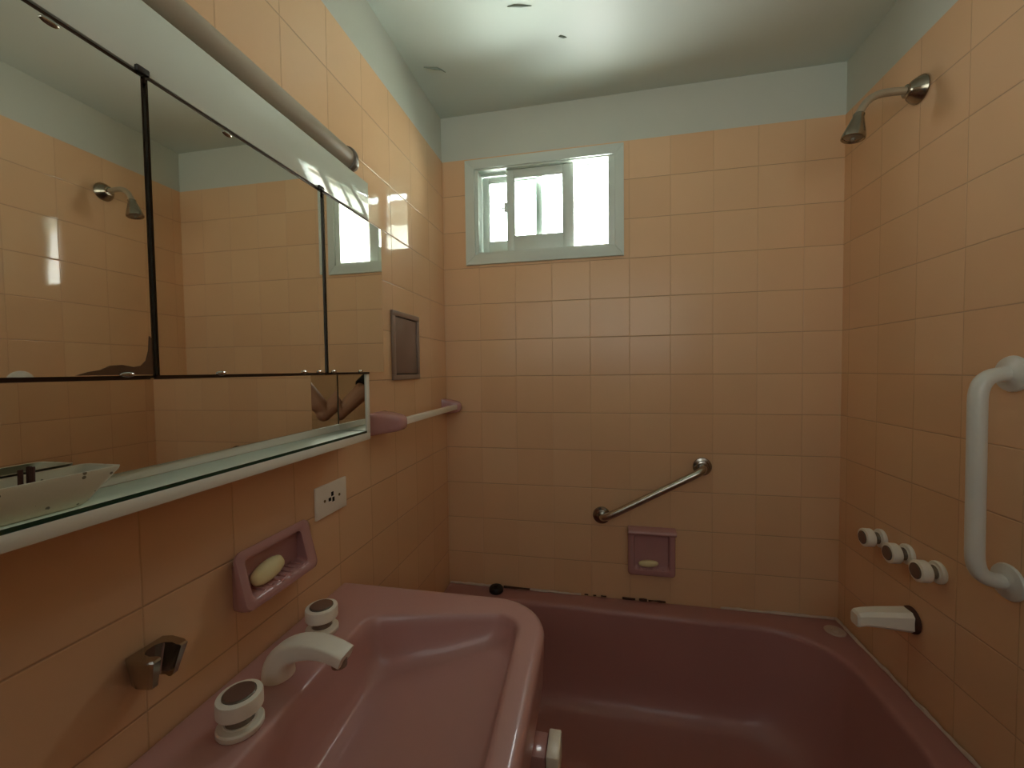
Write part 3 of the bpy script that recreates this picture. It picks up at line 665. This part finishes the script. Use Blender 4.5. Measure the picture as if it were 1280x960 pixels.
# phone frame axes: camera right/up/forward
cR = Vector((.97983769, .19940813, -.01242972)); cU = Vector((.0051564, .03695248, .99930372)); cF = -Vector((.1997286, -.97921954, .0351792)); C0 = Vector((.63439, -1.685039, .027268))
def ph(r, u, f): return tuple(C0+cR*r+cU*u+cF*f)
# left hand hanging, fingers slightly curled
hx, hy, hz_ = WrL
limb(bd, [WrL, (hx+.004, hy+.012, hz_-.045), (hx+.006, hy+.016, hz_-.085)], [.027, .026, .024])
for i, (o_, ln) in enumerate(((.030, .070), (.010, .078), (-.010, .073), (-.029, .058))):
    limb(bd, [(hx+.006, hy+.016+o_*.6, hz_-.080), (hx+.008, hy+.018+o_, hz_-.095-ln*.35), (hx+.020, hy+.020+o_, hz_-.095-ln*.75), (hx+.036, hy+.020+o_, hz_-.095-ln*.92)], [.0115, .0095, .0085, .0070], 8)
limb(bd, [(hx+.010, hy+.028, hz_-.030), (hx+.030, hy+.050, hz_-.062), (hx+.036, hy+.054, hz_-.095)], [.014, .011, .0085], 8)
# right hand at the right edge
limb(bd, [WrR, ph(.180, .000, -.030), ph(.172, .023, -.018)], [.026, .027, .026])
for i, (u, ln) in enumerate(((.053, .036), (.036, .042), (.019, .040), (.003, .032))):
    limb(bd, [ph(.170, .023+.3*(u-.025), -.008), ph(.150, u, .010), ph(.138-ln*.4, u+.001, .0125), ph(.138-ln, u+.002, .006)], [.011, .0092, .0085, .0072], 8)
limb(bd, [ph(.166, .025, -.028), ph(.140, .045, -.034), ph(.112, .050, -.024)], [.013, .011, .009], 8)
person = fuse(bd, .0045).build('person', 'skin', None, 180)
tag(person, 'person in black shirt holding up a phone, elbow mirrored in the small shelf mirrors', 'person')
b = MB(); tor(b, .012, 1, 7)
for s_, sh_, el_ in ((-1, ShL, ElL), (1, ShR, ElR)):
    q = tuple(Vector(sh_)*.52+Vector(el_)*.48); limb(b, [(PX+s_*.10, PY, .045), sh_], [.070, .070]); b.tube([sh_, q], [.070, .066], 18)
fuse(b, .006, 4).build('shirt', 'shirt', person, 180)
b = MB(); tor(b, .016, 0, 2)
for s_ in (-1, 1): limb(b, [(PX+s_*.088, PY, -.46), (PX+s_*.10, PY+.01, -.88), (PX+s_*.105, PY-.01, -1.08)], [.104, .075, .070]); b.tube([(PX+s_*.105, PY-.01, -1.08), (PX+s_*.11, PY-.02, -1.31)], [.070, .064], 18)
fuse(b, .006, 4).build('trousers', 'jeans', person, 180)
for s_ in (-1, 1):
    b = MB(); limb(b, [(PX+s_*.11, PY-.04, -1.325), (PX+s_*.118, PY+.06, -1.325), (PX+s_*.127, PY+.145, -1.33)], [.036, .036, .031])
    n = fuse(b, .005, 3)
    for v in n.bm.verts: v.co.z = max(v.co.z, FLOOR+.0005)
    n.build('shoe', 'black', person, 180)
b = MB(); b.ellipsoid((PX, PY+.002, .295), (.083, .098, .095)); b.ellipsoid((PX, PY-.03, .25), (.078, .072, .09)); n = fuse(b, .005, 3)
for v in list(n.bm.verts):
    if v.co.y > PY+.066: v.co.y = PY+.066+(v.co.y-PY-.066)*.35
n.build('hair', 'hair', person, 180)
for s_ in (-1, 1):
    b = MB(); b.ellipsoid((PX+s_*.030, PY+.092, .266), (.013, .009, .007)); e_ = b.build('eye', 'white_paint', person, 180)
    b = MB(); b.ellipsoid((PX+s_*.030, PY+.0985, .266), (.0055, .0035, .0055)); b.build('iris', 'hair', e_, 180)
pho = MB()
loops = [[ph(r, u, f) for r, u in roundpoly([(-.012, -.012, .01), (.140, -.012, .01), (.140, .062, .01), (-.012, .062, .01)], 6, 2)] for f in (-.0115, -.004)]
pho.loft(loops)
phone = pho.build('phone', 'phone', None, 30); tag(phone, 'black phone held up in one hand by the person', 'phone')
for r, u in ((.018, .014), (.004, .034)):
    b = MB(); b.lathe([(.0065, 0), (.0065, .0015), (.005, .002), (0, .0015)], ph(r, u, -.0045), tuple(cF), 16); b.build('lens', 'hole', phone)

# ------------------------------------------------------------------ outside
hs = thing('house', (1.0, 4.6, FLOOR-1.5), 'pale neighbouring house wall with dark eave seen through open window', 'house')
b = MB(); b.box(.32, 6, 5.2, 7, FLOOR-1.5, 2.75); b.build('house_wall', 'house', hs, 0)
b = MB(); b.loft([[(.30, 4.0, 2.455), (.30, 4.0, 2.53), (.30, 7, 2.95), (.30, 7, 2.87)], [(6, 4.0, 2.455), (6, 4.0, 2.53), (6, 7, 2.95), (6, 7, 2.87)]]); b.build('eave', 'eave', hs, 0)
for k, (rx, rl) in enumerate(((.56, .05), (.70, .03), (.78, .07))):
    b = MB(); b.box(rx, rx+rl, 3.97, 4.3, 2.405+.012*(k % 2), 2.44); b.build('rafter', 'eave', hs, 0)

# ------------------------------------------------------------------ light
wd = bpy.data.worlds.new('daylight'); sc.world = wd; wd.use_nodes = True
nt = wd.node_tree; bg = nt.nodes['Background']
tc = nt.nodes.new('ShaderNodeTexCoord'); sp_ = nt.nodes.new('ShaderNodeSeparateXYZ'); nt.links.new(tc.outputs['Generated'], sp_.inputs[0])
cr = nt.nodes.new('ShaderNodeValToRGB'); mr = nt.nodes.new('ShaderNodeMapRange'); mr.inputs['From Min'].default_value = -1; mr.inputs['From Max'].default_value = 1
nt.links.new(sp_.outputs['Z'], mr.inputs['Value']); nt.links.new(mr.outputs[0], cr.inputs['Fac'])
e = cr.color_ramp.elements; e[0].position = 0; e[0].color = (.55, .60, .55, 1); e[1].position = 1; e[1].color = (.36, .40, .44, 1)
k = e.new(.25); k.color = (.94, 1.0, .95, 1); k = e.new(.44); k.color = (.94, 1.0, .95, 1); k = e.new(.62); k.color = (.47, .49, .49, 1)
nt.links.new(cr.outputs['Color'], bg.inputs['Color']); bg.inputs['Strength'].default_value = 20
pl_ = bpy.data.lights.new('window_portal', 'AREA'); pl_.shape = 'RECTANGLE'; pl_.size = .60; pl_.size_y = .38; pl_.cycles.is_portal = True
po = bpy.data.objects.new('window_portal', pl_); COL.objects.link(po); po.location = (.427, .125, .6845+H); po.rotation_euler = (math.radians(-90), 0, 0)

for nm, sx, sz, loc, rx in (('fill_portal', DX1-DX0-.06, DZ-DZ0-.06, ((DX0+DX1)/2, YF-.09, (DZ+DZ0)/2+H), 90),):
    pl2 = bpy.data.lights.new(nm, 'AREA'); pl2.shape = 'RECTANGLE'; pl2.size = sx; pl2.size_y = sz; pl2.cycles.is_portal = True
    po2 = bpy.data.objects.new(nm, pl2); COL.objects.link(po2); po2.location = loc; po2.rotation_euler = (math.radians(rx), 0, 0)

# ------------------------------------------------------------------ camera
cam = bpy.data.cameras.new('camera'); co = bpy.data.objects.new('camera', cam); COL.objects.link(co)
rt = Vector((.97983769, .19940813, -.01242972)); up = Vector((.0051564, .03695248, .99930372)); bk = Vector((.1997286, -.97921954, .0351792))
mw = Matrix((rt, up, bk)).transposed().to_4x4(); mw.translation = Vector((.63439, -1.685039, .027268+H)); co.matrix_world = mw
cam.sensor_width = 36; cam.lens = 36*513.69/1280; cam.clip_start = .01; cam.clip_end = 100
sc.camera = co
vs = sc.view_settings; vs.view_transform = 'Standard'; vs.look = 'None'; vs.gamma = 1; vs.use_curve_mapping = False; vs.exposure = 1.12
cy = sc.cycles; cy.max_bounces = 14; cy.diffuse_bounces = 8; cy.glossy_bounces = 8; cy.transparent_max_bounces = 12; cy.use_denoising = True
cy.caustics_reflective = False; cy.sample_clamp_indirect = 6
